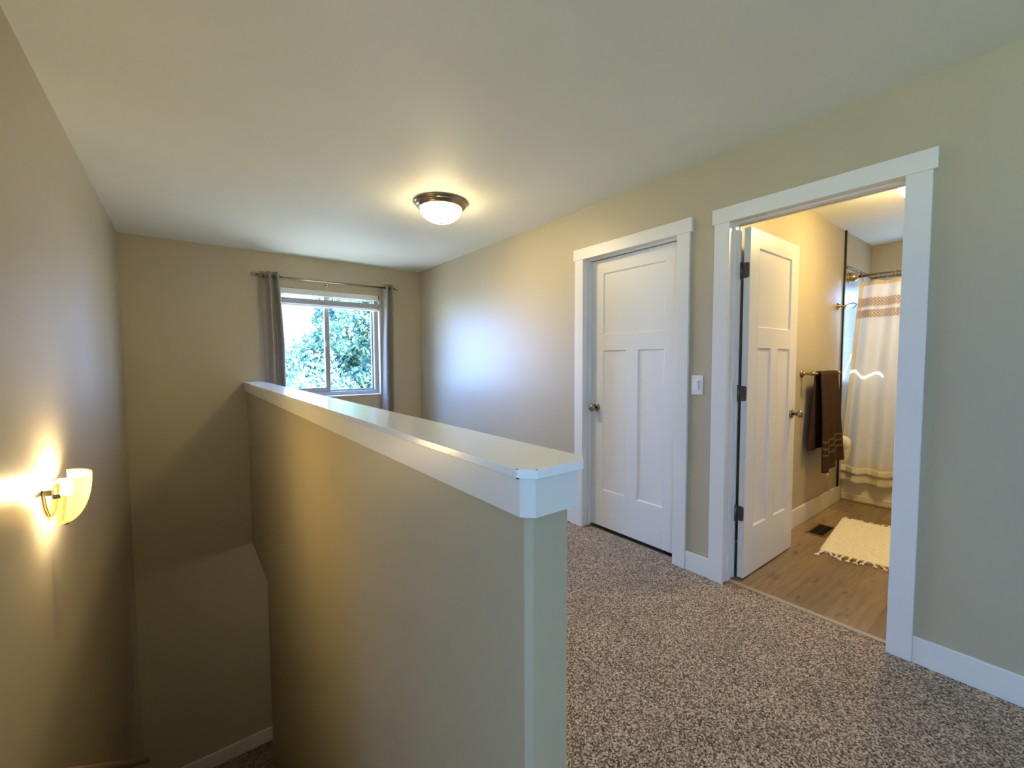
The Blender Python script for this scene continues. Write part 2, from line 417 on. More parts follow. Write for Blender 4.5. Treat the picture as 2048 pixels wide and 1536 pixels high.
# lower hall shell (reached through the opening under the far end of the half wall)
m = MB(); m.box(HX1, XR+WT, 2.4, D, -0.42, -0.30); struct(m.build('ceiling_lower', M_CEIL), 'ceiling of the lower hall', 'ceiling')
struct(MB().box(XR, XR+WT, 2.3, D, ZL, -0.42).build('wall_lower_right', M_WALL), 'side wall of the lower hall', 'wall')
struct(MB().box(XL-WT, XR+WT, 2.3, 2.4, ZL, -0.42).build('wall_lower_back', M_WALL), 'back wall of the lower hall', 'wall') if False else None
m = MB(); m.box(HX1, XR+WT, 2.3, 2.4, ZL, -0.30); struct(m.build('wall_lower_back', M_WALL), 'back wall of the lower hall', 'wall')
# rooms behind the camera
m = MB()
BZ0, BZ1, BY0, BY1 = 1.08, 2.16, -2.75, -1.60
m.box(BXW-0.15, BXW, BYW, BY0, -0.1, H).box(BXW-0.15, BXW, BY1, 0.65, -0.1, H).box(BXW-0.15, BXW, BY0, BY1, -0.1, BZ0).box(BXW-0.15, BXW, BY0, BY1, BZ1, H)
struct(m.build('wall_bedroom', M_CEIL), 'wall of the room behind the viewer with a wide window', 'wall')
struct(MB().box(BXW, XL-WT, 0.50, 0.65, -0.1, H).build('wall_front', M_CEIL), 'wall turning away from the stairs behind the viewer', 'wall')
struct(MB().box(BXW, XR+WT, BYW-0.15, BYW, -0.1, H).build('wall_back', M_CEIL), 'wall behind the viewer', 'wall')
m = MB(); m.box(XR+WT+0.6, XR+WT+0.7, 1.386, 2.45, -0.36, H).box(XR+WT, XR+WT+0.6, 2.35, 2.45, -0.36, H).box(XR+WT, XR+WT+0.6, 1.386, 2.35, -0.36, -0.05)
struct(m.build('wall_light_block', M_WALL), 'unseen walls added behind the closed door to block light', 'wall')  # added unseen walls, stop sky light leaking under the closed door
# bathroom shell
struct(MB().box(XR+WT, XA+0.15, YB, YB+0.12, -0.36, H).build('wall_bathroom_left', M_WALL), 'warm lit beige bathroom wall with towel bar', 'wall')
struct(MB().box(XR+WT, XA+0.15, YBR-0.12, YBR, -0.36, H).build('wall_bathroom_right', M_WALL), 'bathroom wall hidden by the door casing', 'wall')
AW = (0.66, 1.12, 1.05, 2.02)     # alcove window y0,y1,z0,z1
m = MB()
m.box(XA, XA+0.15, YBR, AW[0], -0.36, H).box(XA, XA+0.15, AW[1], YB, -0.36, H).box(XA, XA+0.15, AW[0], AW[1], -0.36, AW[2]).box(XA, XA+0.15, AW[0], AW[1], AW[3], H)
struct(m.build('wall_bathroom_far', M_WALL), 'pale wall above the bathtub', 'wall')
m = MB()
m.box(4.725, XA, YB-0.008, YB, 0.0, 2.105)
m.box(XA-0.008, XA, AW[1], YB-0.008, 0.0, 2.105).box(XA-0.008, XA, YBR, AW[0], 0.0, 2.105).box(XA-0.008, XA, AW[0], AW[1], 0.0, AW[2]).box(XA-0.008, XA, AW[0], AW[1], AW[3], 2.105)
t = struct(m.build('wall_tile', M_TILE), 'grey tiles around the bathtub', 'wall')
MB().box(4.725, XA, YB-0.010, YB, 2.105, 2.14).box(XA-0.010, XA, YBR, YB-0.010, 2.105, 2.14).build('mosaic_border', M_MOSAIC, t)
struct(MB().box(4.700, 4.722, YB-0.013, YB+0.002, 0.13, H).build('trim_5', M_BLACK), 'black edge strip between bathroom wall and tub tiles', 'trim')

# baseboards
def baseboard(name, segs, label):
    mm = MB()
    for s in segs: mm.box(*s)
    return struct(mm.build(name, M_TRIM, bevel=0.003), label, 'baseboard')
BH = 0.116
baseboard('baseboard_right', [(XR-0.014, XR, BYW, B1-CW, 0, BH)], 'white baseboard right of the bathroom doorway')
baseboard('baseboard_middle', [(XR-0.014, XR, B0+CW, A1-CW, 0, BH)], 'short white baseboard between the two doorways')
baseboard('baseboard_loft', [(XR-0.014, XR, A0+CW, D, 0, BH), (HX1, XR-0.014, D-0.014, D, 0, BH)], 'white baseboard beyond the closed door')
baseboard('baseboard_bathroom', [(XR+WT, 4.755, YB-0.014, YB, 0, 0.14)], 'white baseboard under the towel bar')
baseboard('baseboard_stairwell', [(XL+0.014, XR, D-0.014, D, ZL, ZL+0.145)], 'white baseboard at the foot of the stairs')

# door casings and jambs
def casing(name, y0, y1, label, stop_x):
    mm = MB(); xf = XR-0.018
    mm.box(xf, XR, y0, y0+CW, 0, ZC).box(xf, XR, y1-CW, y1, 0, ZC)
    mm.box(xf-0.004, XR, y1-CW-0.013, y0+CW+0.013, ZC, ZH)
    c = struct(mm.build(name, M_TRIM, bevel=0.002), label, 'trim')
    j = MB()
    xj1 = XR+WT
    j.box(XR, xj1, y0+JO, y0+JO+0.018, 0, oz+0.018).box(XR, xj1, y1-JO-0.018, y1-JO, 0, oz+0.018).box(XR, xj1, y1-JO, y0+JO, oz, oz+0.018)
    sa, sb = stop_x
    j.box(sa, sb, y0+JO-0.011, y0+JO, 0, oz-0.011).box(sa, sb, y1-JO, y1-JO+0.011, 0, oz-0.011).box(sa, sb, y1-JO, y0+JO, oz-0.011, oz)
    j.build('jamb', M_TRIM, c, bevel=0.0015)
    return c
casing('trim_1', A0, A1, 'white casing around the closed hall door', (XR+0.045, XR+0.079))
casing('trim_2', B0, B1, 'white casing around the open bathroom doorway', (XR+0.045, XR+0.079))
b2 = MB(); xf = XR+WT
b2.box(xf, xf+0.018, B0, B0+0.07, 0, ZC).box(xf, xf+0.018, B1-CW, B1, 0, ZC).box(xf, xf+0.018, B1-CW, B0+0.07, ZC, ZH)
struct(b2.build('trim_4', M_TRIM, bevel=0.002), 'casing on the bathroom side of the doorway', 'trim')

# ------------------------------------------------------------------ doors
DW1, DW2, DH, DT = 0.756, 0.706, 2.032, 0.035
def slab(width):
    """door slab in local coords: x 0..width from the hinge edge, y 0..DT (front face y=0), z from 0"""
    st = 0.118; ms = 0.104; mm = MB()
    zb, z1, z2, zt = 0.285, 1.352, 1.472, 1.928
    mm.box(0, st, 0, DT, 0, DH).box(width-st, width, 0, DT, 0, DH)
    mm.box(st, width-st, 0, DT, 0, zb).box(st, width-st, 0, DT, z1, z2).box(st, width-st, 0, DT, zt, DH)
    c = width/2; mm.box(c-ms/2, c+ms/2, 0, DT, zb, z1)
    def rec(xa, xb, za, zb2):
        r, dp = 0.007, 0.009
        for f, sgn in ((0.0, 1), (DT, -1)):
            b = len(mm.v); yb2 = f + sgn*dp
            mm.v += [(xa, f, za), (xb, f, za), (xb, f, zb2), (xa, f, zb2), (xa+r, yb2, za+r), (xb-r, yb2, za+r), (xb-r, yb2, zb2-r), (xa+r, yb2, zb2-r)]
            for q in ((0,1,5,4), (1,2,6,5), (2,3,7,6), (3,0,4,7), (4,5,6,7)): mm.face([b+i for i in q])
    rec(st, width-st, z2, zt); rec(st, c-ms/2, zb, z1); rec(c+ms/2, width-st, zb, z1)
    return mm
def place(ob, loc, rz):
    ob.location = loc; ob.rotation_euler = (0, 0, rz)
def knob(parent, x, z, y=0.0, sgn=-1):
    """egg knob on a round rose, axis along local -y"""
    k = MB(); ax = (0, sgn, 0)
    k.lathe([(0.033, 0), (0.033, 0.005), (0.029, 0.010), (0.016, 0.013)], (x, y, z), ax, 32)
    ob = k.build('knob', M_NICKEL, parent, local=True)
    q = MB(); q.lathe([(0.011, 0.010), (0.010, 0.026), (0.013, 0.032), (0.022, 0.040), (0.0265, 0.050), (0.026, 0.058), (0.020, 0.067), (0.010, 0.071), (0.0, 0.072)], (x, y, z), ax, 32)
    q.build('handle_grip', M_NICKEL, ob, local=True)
    return ob
d1 = struct(slab(DW1).build('door_1', M_DOOR, bevel=0.0012), 'closed white three-panel door left of the light switch', 'door')
# hinge edge on the right (y small), so local +x -> world +y ; local -y -> world -x ... rotate so front faces the hall
d1.location = (XR+0.080, A0-JO-0.006+0.003, 0.018); d1.rotation_euler = (0, 0, -PI/2)   # local x -> world -y, local y -> world +x
d1.location.y = A0+JO-0.004-0.003
kb = knob(d1, 0.058, 0.918)
d2 = struct(slab(DW2).build('door_2', M_DOOR, bevel=0.0012), 'open white three-panel bathroom door swung against the wall', 'door')
D2X, D2Y = XR+WT+0.008, 1.124
d2.location = (D2X, D2Y, 0.012)              # local x -> world x, front face looks toward -y
knob(d2, DW2-0.062, 0.925)
knob(d2, DW2-0.062, 0.925, DT, 1)
for hz in (0.395, 1.100, 1.805):
    z = hz - 0.012
    h = MB(); r = 0.012; zz0, zz1 = z-0.044, z+0.044
    pts = []
    ya, yb = DT+0.010, 0.004                    # leaf lies on the hinge edge, from the pin to near the front face
    arc = [(yb + r - r*math.cos(t2), zz1 - r + r*math.sin(t2)) for t2 in [PI/2*i/5 for i in range(6)]]
    arc2 = [(yb + r - r*math.cos(t2), zz0 + r - r*math.sin(t2)) for t2 in [PI/2*i/5 for i in range(6)]]
    poly = [(ya, zz0), (ya, zz1)] + arc[::-1] + arc2
    h.prism(poly, 'x', -0.0025, 0.0)
    hb = h.build('hinge', M_HINGE, d2, local=True)
    p = MB(); p.tube([(-0.006, DT+0.012, zz0-0.004), (-0.006, DT+0.012, zz1+0.004)], 0.0062, 12)
    p.build('hinge_pin', M_HINGE, hb, local=True)
    sc2 = MB()
    for q in (-0.026, 0, 0.026): sc2.lathe([(0.004, 0), (0.004, 0.0012), (0.0, 0.0016)], (-0.0025, 0.019 if q else 0.012, z+q), (-1, 0, 0), 10)
    sc2.build('screw', M_BLACK, hb, local=True)

# threshold strip
struct(MB().box(XR+0.048, XR+0.075, B1-JO, B0+JO, -0.01, 0.006).build('trim_6', pbr('threshold', (0.42, 0.34, 0.26), 0.5), bevel=0.002), 'thin threshold between carpet and plank floor', 'trim')

# ------------------------------------------------------------------ half wall cap
AX0, AX1, AY = 0.482, 0.632, 0.587
CX0, CX1, CYY = 0.470, 0.644, 0.575
def cham(xa, xb, ya, yb, c): return [(xa, yb), (xa, ya+c), (xa+c, ya), (xb-c, ya), (xb, ya+c), (xb, yb)]
cp = struct(MB().prism(cham(CX0, CX1, CYY, D, 0.027), 'z', 1.078, 1.096).build('trim_3', M_CAP, bevel=0.0015), 'white painted wooden cap along the stair half wall', 'trim')
MB().prism(cham(AX0, AX1, AY, D, 0.021), 'z', 1.002, 1.078).build('apron', M_TRIM, cp, bevel=0.001)
nick = MB(); nick.prism([(CX0+0.001, CYY+0.0285), (CX0-0.0008, CYY+0.027), (CX0+0.002, CYY+0.024)], 'z', 1.0952, 1.0963).prism([(CX0+0.0245, CYY+0.002), (CX0+0.0268, CYY-0.0008), (CX0+0.0285, CYY+0.001)], 'z', 1.0952, 1.0963).prism([(CX0+0.001, CYY+0.029), (CX0-0.0008, CYY+0.027), (CX0+0.003, CYY+0.0225)], 'z', 1.0775, 1.0797)
nick.build('chipped_paint', M_DARK, cp)

# ------------------------------------------------------------------ stairs and handrail
NS = 15; RISE = -ZL/NS; RUN = 0.25
poly = [(Y_TOP, -0.02)]
for i in range(NS):
    y = Y_TOP + RUN*i; poly += [(y, -RISE*i - (0.0 if i else 0.02)), (y, -RISE*(i+1))] if i else [(y, -RISE)]
pts = [(Y_TOP, -RISE)]
for i in range(1, NS): pts += [(Y_TOP+RUN*i, -RISE*i), (Y_TOP+RUN*i, -RISE*(i+1))]
pts += [(Y_TOP, ZL)]
struct(MB().prism(pts, 'x', XL, HX0).build('stairs', M_CARPET_L), 'carpeted stairs running down between left wall and half wall', 'stairs')
hr = thing('handrail', (XL+0.07, 2.2, -0.2), 'round handrail sloping down the left stairwell wall', 'handrail')
def rail_pt(y): return Vector((XL+0.07, y, -0.205 - 0.7515*(y-2.147)))
MB().tube([rail_pt(0.75)] + [rail_pt(y) for y in (1.5, 2.5, 3.5, 4.3)] + [rail_pt(4.55), rail_pt(4.60)], [0.021]*6+[0.014], 16).build('rail', M_RAILW, hr)
for y in (1.0, 2.3, 3.6):
    p = rail_pt(y); MB().tube([(XL, y, p.z-0.07), (XL+0.05, y, p.z-0.06), (XL+0.07, y, p.z-0.015)], 0.006, 8).lathe([(0.025, 0), (0.025, 0.006)], (XL, y, p.z-0.07), (1, 0, 0), 16).build('bracket', M_NICKEL, hr)

# ------------------------------------------------------------------ loft window
def sash_window(name, label, yface, x0, x1, z0, z1, xm, fr=0.045):
    """slider window in a y = const wall, room side toward -y"""
    mm = MB(); ya, yb = yface, yface+0.07
    mm.box(x0, x0+fr, ya, yb, z0, z1).box(x1-fr, x1, ya, yb, z0, z1).box(x0+fr, x1-fr, ya, yb, z1-fr, z1).box(x0+fr, x1-fr, ya, yb, z0, z0+fr)
    wdw = struct(mm.build(name, M_VINYLW, bevel=0.003), label, 'window')
    s = MB(); g = 0.05; a, b = x0+fr, xm+0.028           # sliding sash (nearer the room)
    yc = ya+0.012
    s.box(a, a+g, yc, yc+0.026, z0+fr, z1-fr).box(b-g, b, yc, yc+0.026, z0+fr, z1-fr).box(a+g, b-g, yc, yc+0.026, z1-fr-0.018, z1-fr).box(a+g, b-g, yc, yc+0.026, z0+fr, z0+fr+g)
    sa = s.build('sash', M_VINYLW, wdw, bevel=0.002)
    MB().box(a+g, b-g, yc+0.010, yc+0.014, z0+fr+g, z1-fr-0.018).build('pane', M_GLASS, sa)
    MB().box(b-g+0.008, b-0.010, yc-0.012, yc, (z0+z1)/2-0.03, (z0+z1)/2+0.03).build('latch', M_VINYLW, sa, bevel=0.003)
    s = MB(); a, b = xm-0.022, x1-fr; yc = ya+0.042; g2 = 0.02
    s.box(a, a+g, yc, yc+0.024, z0+fr, z1-fr).box(b-g2, b, yc, yc+0.024, z0+fr, z1-fr).box(a+g, b-g2, yc, yc+0.024, z1-fr-g2, z1-fr).box(a+g, b-g2, yc, yc+0.024, z0+fr, z0+fr+g2)
    sa = s.build('sash', M_VINYLW, wdw, bevel=0.002)
    MB().box(a+g, b-g2, yc+0.010, yc+0.014, z0+fr+g2, z1-fr-g2).build('pane', M_GLASS, sa)
    return wdw
W1 = sash_window('window_1', 'sliding window looking out on trees', D+0.07, WX0, WX1, WZ0+0.012, WZ1, 1.315)
MB().box(WX0+0.001, WX1-0.001, D-0.012, D+0.07, WZ0, WZ0+0.012).build('sill', M_TRIM, W1, bevel=0.003)
portal('window_portal', ((WX0+WX1)/2, D+0.16, (WZ0+WZ1)/2), WX1-WX0, WZ1-WZ0, (0, -1, 0))
# pulled-up blind
bl = thing('window_blind', ((WX0+WX1)/2, D+0.03, WZ1-0.03), 'white horizontal blind pulled up to the top of the window', 'blind')
MB().box(WX0+0.01, WX1-0.01, D+0.004, D+0.055, WZ1-0.062, WZ1-0.002).build('headrail', M_BLIND, bl, bevel=0.003)
sl = MB(); zz = WZ1-0.103
for k in range(14):
    sl.prism([(D+0.008, zz), (D+0.033, zz+0.0028), (D+0.058, zz), (D+0.058, zz-0.0022), (D+0.033, zz+0.0006), (D+0.008, zz-0.0022)], 'x', WX0+0.014, WX1-0.014); zz -= 0.0043
sl.build('slat', M_BLIND, bl)
MB().box(WX0+0.012, WX1-0.012, D+0.010, D+0.058, zz-0.022, zz-0.002).build('bottom_rail', M_BLIND, bl, bevel=0.003)
for xx in (WX0+0.15, WX1-0.15):
    MB().tube([(xx, D+0.033, WZ1-0.06), (xx, D+0.033, zz)], 0.0012, 6).build('cord', M_BLIND, bl)

# curtain rod and curtains
RY, RZ = D-0.09, 2.180
rod = thing('curtain_rod', (1.33, RY, RZ), 'thin dark nickel curtain rod above the window', 'curtain rod')
MB().tube([(0.60, RY, RZ), (2.07, RY, RZ)], 0.0095, 14).build('pole', M_ROD, rod)
for xe, s in ((0.60, -1), (2.065, 1)):
    MB().lathe([(0.0085, -0.01), (0.013, 0), (0.013, 0.006), (0.009, 0.010), (0.012, 0.018), (0.021, 0.030), (0.023, 0.036), (0.019, 0.038), (0.0, 0.038)], (xe, RY, RZ), (s, 0, 0), 20).build('finial', M_ROD, rod)
MB().lathe([(0.0095, -0.03), (0.012, -0.02), (0.020, -0.008), (0.022, 0.0), (0.016, 0.010), (0.0095, 0.016)], (0.655, RY, RZ), (1, 0, 0), 20).build('collar', M_ROD, rod)
for xb in (0.675, 1.296, 2.045):
    b = MB(); b.tube([(xb, D, RZ-0.035), (xb, D-0.05, RZ-0.028), (xb, RY, RZ-0.013)], 0.005, 8); b.lathe([(0.016, 0), (0.016, 0.005)], (xb, D, RZ-0.035), (0, -1, 0), 16)
    b.tube([(xb, RY+0.013*math.cos(t2), RZ+0.013*math.sin(t2)) for t2 in [PI+PI*i/8 for i in range(9)]], 0.004, 8)
    b.tube([(xb, RY, RZ-0.012), (xb, RY, RZ-0.040)], [0.003, 0.005], 8)
    b.build('bracket', M_ROD, rod)
def drape(x0t, x1t, x0b, x1b, n, label, ph=0.0):
    def fn(u, v):
        z = RZ+0.045 - v*(RZ+0.045-0.02)
        k = min(1, v*3)
        a = x0t+(x1t-x0t)*u; b = x0b+(x1b-x0b)*u
        x = a+(b-a)*k + 0.006*math.sin(7*u+3*v)
        amp = 0.036*(1-0.15*math.sin(5*v+u*4))
        y = RY + amp*math.sin(2*PI*n*(0.45*u+0.55*u*u) + ph + 0.25*math.sin(2.2*v))
        return (x, y, z)
    c = MB().grid(fn, 96, 30).build('window_curtain', M_DRAPE, solid=0.004)
    tag(c, label, 'curtain', None)
    for k in range(int(2*n)+2):
        g_ = (k*PI - ph)/(2*PI*n)
        if g_ < 0 or g_ > 1: continue
        u = (-0.45 + math.sqrt(0.2025 + 2.2*g_))/1.1
        x, y, z = fn(u, 0.02)
        gm = MB(); gm.tube([(x, RY+0.024*math.cos(t2), RZ+0.024*math.sin(t2)) for t2 in [2*PI*i/20 for i in range(20)]], 0.004, 8, closed=True)
        gm.build('grommet', M_ROD, c)
    return c
drape(0.648, 0.815, 0.655, 0.850, 2.0, 'taupe curtain bunched at the left of the window', 0.4)
drape(1.915, 2.025, 1.880, 2.020, 1.5, 'taupe curtain bunched at the right of the window', 1.2)

# ------------------------------------------------------------------ ceiling lamps
def flush_lamp(c, R, label, gm, group=None, dome_h=0.105, name='ceiling_light'):
    x, y = c; t2 = thing(name, (x, y, H), label, 'ceiling light', group)
    prof = [(R, 0), (R, 0.006), (R*0.985, 0.010), (R*0.955, 0.014), (R*0.93, 0.020), (R*0.935, 0.024), (R*0.90, 0.032), (R*0.855, 0.036), (R*0.85, 0.041), (R*0.82, 0.046), (R*0.78, 0.047)]
    MB().lathe(prof, (x, y, H), (0, 0, -1), 64).build('rim', M_BRONZE, t2)
    r = R*0.785; dp = [(r*math.cos(a), 0.040 + dome_h*math.sin(a)) for a in [PI/2*i/14 for i in range(15)]]
    dp[-1] = (0.0, dp[-1][1])
    MB().lathe(dp, (x, y, H), (0, 0, -1), 64).build('shade', gm, t2)
    zf = 0.040+dome_h
    MB().lathe([(0.009, zf-0.002), (0.010, zf+0.002), (0.006, zf+0.007), (0.0, zf+0.010)], (x, y, H), (0, 0, -1), 16).build('finial', M_BRONZE, t2)
    return t2
flush_lamp((1.515, 2.815), 0.192, 'lit flush ceiling lamp with bronze rim in the hall', M_DOME)
flush_lamp((3.70, 0.585), 0.180, 'lit ceiling lamp half hidden by the bathroom door casing', M_DOME2)

# ------------------------------------------------------------------ wall sconce
SY, SZR, SZB = 2.365, 0.855, 0.672
sc = thing('wall_sconce', (XL, SY, 0.76), 'lit half-bowl glass wall sconce over the stairs', 'wall lamp')
bp = [(SY-0.105, 0.828), (SY+0.125, 0.828)] + [(SY+0.01+0.115*math.cos(a), 0.828-0.125*math.sin(a)) for a in [PI*i/24 for i in range(1, 24)]]
bpp = [(SY-0.105, 0.828)] + [(SY+0.01-0.115*math.cos(a), 0.828-0.125*math.sin(a)) for a in [PI*i/24 for i in range(1, 24)]] + [(SY+0.125, 0.828)]
MB().prism(bpp, 'x', XL, XL+0.010).build('backplate', M_NICKEL, sc, bevel=0.003)
def bowl(u, v):
    th = PI*u                                  # 0..pi around the half bowl
    q = v                                      # 0 rim .. 1 bottom
    rr = math.cos(q*PI/2*0.93)**0.85
    z = SZR - (SZR-SZB)*math.sin(q*PI/2*0.93)/math.sin(PI/2*0.93)
    return (XL+0.030 + 0.088*rr*math.sin(th), SY - 0.130*rr*math.cos(th), z)
MB().grid(bowl, 40, 20).build('shade', M_SCONCE, sc, solid=0.005)
for s in (-1, 1):
    MB().box(XL+0.008, XL+0.036, SY+s*0.106-0.010, SY+s*0.106+0.010, 0.806, 0.828).box(XL+0.030, XL+0.052, SY+s*0.118-0.012, SY+s*0.118+0.012, 0.796, 0.812).build('bracket', M_NICKEL, sc, bevel=0.002)
MB().lathe([(0.012, -0.008), (0.014, 0), (0.010, 0.008), (0.0, 0.012)], (XL+0.040, SY, SZB), (0, 0, -1), 16).build('finial', M_NICKEL, sc)
bl2 = MB(); bl2.lathe([(0.0, 0.0), (0.012, 0.004), (0.018, 0.02), (0.018, 0.045), (0.010, 0.062), (0.0, 0.066)], (XL+0.050, SY, 0.775), (0, 0, 1), 16)
mb_, n_, l_, b_ = mat('bulb_glow'); b_.inputs['Emission Color'].default_value = (1, 0.82, 0.52, 1); b_.inputs['Emission Strength'].default_value = 215
bl2.build('bulb', mb_, sc)

# ------------------------------------------------------------------ light switch
sw = thing('light_switch', (XR, 1.357, 1.146), 'white dimmer switch between the two doors', 'light switch')
MB().box(XR-0.006, XR, 1.357-0.036, 1.357+0.036, 1.146-0.058, 1.146+0.058).build('cover_plate', M_WHITE, sw, bevel=0.0025)
MB().box(XR-0.0105, XR-0.005, 1.357-0.0165, 1.357+0.0165, 1.146-0.034, 1.146+0.034).build('rocker', M_WHITE, sw, bevel=0.0015)
MB().box(XR-0.0115, XR-0.010, 1.357-0.0135, 1.357-0.0115, 1.146-0.028, 1.146+0.028).build('dimmer_track', pbr('track_grey', (0.25, 0.27, 0.30), 0.6), sw)
MB().box(XR-0.018, XR-0.010, 1.357-0.0165, 1.357-0.0085, 1.146+0.012, 1.146+0.022).build('dimmer_slide', pbr('slide_grey', (0.45, 0.47, 0.50), 0.4), sw, bevel=0.001)

# ------------------------------------------------------------------ bathroom things
# tub
tb = thing('bathtub', (XT, 0.5, 0), 'white bathtub behind the shower curtain', 'bathtub')
m = MB(); y0, y1 = YBR, YB-0.009
m.box(XT+0.02, XT+0.05, y0, y1, 0, 0.38)
m.box(XT+0.006, XT+0.02, y0, y1, 0.012, 0.065)
m.build('apron', M_TUB, tb, bevel=0.004)
m = MB(); a, b = XT+0.02, XA-0.009
m.box(a, a+0.09, y0, y1, 0.38, 0.405).box(b-0.07, b, y0, y1, 0.38, 0.405).box(a+0.09, b-0.07, y0, y0+0.10, 0.38, 0.405).box(a+0.09, b-0.07, y1-0.10, y1, 0.38, 0.405)
m.box(a+0.09, a+0.11, y0+0.10, y1-0.10, 0.06, 0.38).box(b-0.09, b-0.07, y0+0.10, y1-0.10, 0.06, 0.38).box(a+0.09, b-0.07, y0+0.10, y0+0.12, 0.06, 0.38).box(a+0.09, b-0.07, y1-0.12, y1-0.10, 0.06, 0.38).box(a+0.05, b-0.05, y0+0.05, y1-0.05, 0.03, 0.06)
m.build('basin', M_TUB, tb, bevel=0.006)
struct(MB().box(XT-0.012, XT+0.02, YBR, YB-0.014, 0, 0.012).build('trim_7', pbr('quarter_round', (0.32, 0.21, 0.11), 0.5), bevel=0.003), 'narrow wood strip along the foot of the bathtub', 'trim')

# alcove window with drawn shade
wm = MB(); y0, y1, z0, z1 = AW; xf = XA+0.08
fr = 0.04
wm.box(xf, xf+0.06, y0, y0+fr, z0, z1).box(xf, xf+0.06, y1-fr, y1, z0, z1).box(xf, xf+0.06, y0+fr, y1-fr, z0, z0+fr).box(xf, xf+0.06, y0+fr, y1-fr, z1-0.004, z1)
w2 = struct(wm.build('window_2', M_VINYLW), 'bathroom window behind the shower curtain', 'window')
MB().box(xf+0.028, xf+0.032, y0+fr, y1-fr, z0+fr, z1-0.004).build('pane', M_GLASS, w2)
rb = thing('roller_blind', (XA+0.03, (y0+y1)/2, z1-0.05), 'pale blind drawn over the bathroom window', 'blind')
MB().box(XA+0.030, XA+0.032, y0+0.004, y1-0.004, z0+0.01, 1.896).build('cloth', M_FROST, rb)
MB().tube([(XA+0.031, y0+0.004, z0+0.02), (XA+0.031, y1-0.004, z0+0.02)], 0.008, 10).build('hem_bar', M_WHITE, rb)
portal('bath_portal', (XA+0.16, (y0+y1)/2, (z0+z1)/2), y1-y0, z1-z0, (-1, 0, 0))

# shower rod
RX, RZ2 = XT-0.002, 2.033
sr = thing('shower_rod', (RX, 0.5, RZ2), 'champagne shower rod with a bell flange on the bathroom wall', 'shower rod')
MB().tube([(RX, YB-0.02, RZ2), (RX, YBR+0.01, RZ2)], 0.0125, 16).build('pole', M_BRASS, sr)
for yy, s in ((YB-0.009, -1), (YBR, 1)):
    MB().lathe([(0.046, 0), (0.046, 0.008), (0.041, 0.016), (0.043, 0.022), (0.040, 0.045), (0.033, 0.062), (0.024, 0.070), (0.018, 0.072), (0.018, 0.080)], (RX, yy, RZ2), (0, s, 0), 32).build('flange', M_BRASS, sr)
# shower curtain
CX = XT-0.006
def sc_base(u, z):
    """u 0..1 from the left hem toward the viewer's right"""
    k = (1.985-z)/1.8
    yl = 1.165 + 0.105*max(0, k)**0.9
    y = yl - u*(yl-(YBR+0.06))
    x = CX - 0.004 + (0.022+0.010*k)*math.sin(2*PI*8.5*u+0.6+0.3*math.sin(4*k)) + 0.008*math.sin(2*PI*3.2*u+1+2*k)
    x -= 0.012*k
    return x, y
def ztop(u): return 1.985 - 0.012*abs(math.sin(PI*12*u))**1.5
def sheet(z0, z1, off, u0=0.0, u1=1.0, nu=260, nv=30, flare=0.0, top=False, wob=0.0):
    def fn(u, v):
        uu = u0+(u1-u0)*u; zt = ztop(uu) if top else z1
        z = zt+(z0-zt)*v; x, y = sc_base(uu, z)
        return (x-off-flare*v + 0.004*v*wob*math.sin(2*PI*40*uu), y, z + (wob*0.004*math.sin(2*PI*17*uu)*v))
    return MB().grid(fn, nu, nv)
swc = tag(sheet(0.20, 1.98, 0.0, 0.012, 1, 260, 60, top=True).build('shower_curtain', M_SHOWER), 'white shower curtain with embroidered bands and ruffled foot', 'shower curtain')
sheet(1.945, 1.98, 0.003, 0, 1, 260, 3, top=True).build('header_band', M_HEM, swc)
sheet(0.20, 1.98, 0.0035, -0.004, 0.017, 6, 60, top=True).build('side_hem', M_HEM, swc)
sheet(1.762, 1.836, 0.004, 0.0, 1, 260, 3).build('embroidered_band', M_CHEV, swc)
sheet(1.664, 1.733, 0.004, 0.0, 1, 260, 3).build('embroidered_band', M_CHEV, swc)
sheet(0.272, 0.330, 0.008, 0, 1, 300, 4, 0.014, wob=1).build('ruffle', M_LACE, swc, solid=0.002)
sheet(0.185, 0.274, 0.005, 0, 1, 300, 4, 0.016, wob=1).build('ruffle', M_SHOWER, swc, solid=0.002)
for k in range(13):
    u = k/12*0.985+0.008; x, y = sc_base(u, 1.98)
    MB().tube([(RX+0.5*(x-RX)*(1-math.sin(t2)) + 0.0, y+0.004*math.sin(t2), RZ2-0.008+0.026*math.sin(t2)+0.0) if False else (RX+0.022*math.cos(t2)+0.5*(x-RX)*(0.5-0.5*math.sin(t2)), y, RZ2-0.014+0.034*math.sin(t2)) for t2 in [2*PI*i/20 for i in range(20)]], 0.0022, 6, closed=True).build('ring', M_BRASS, swc)

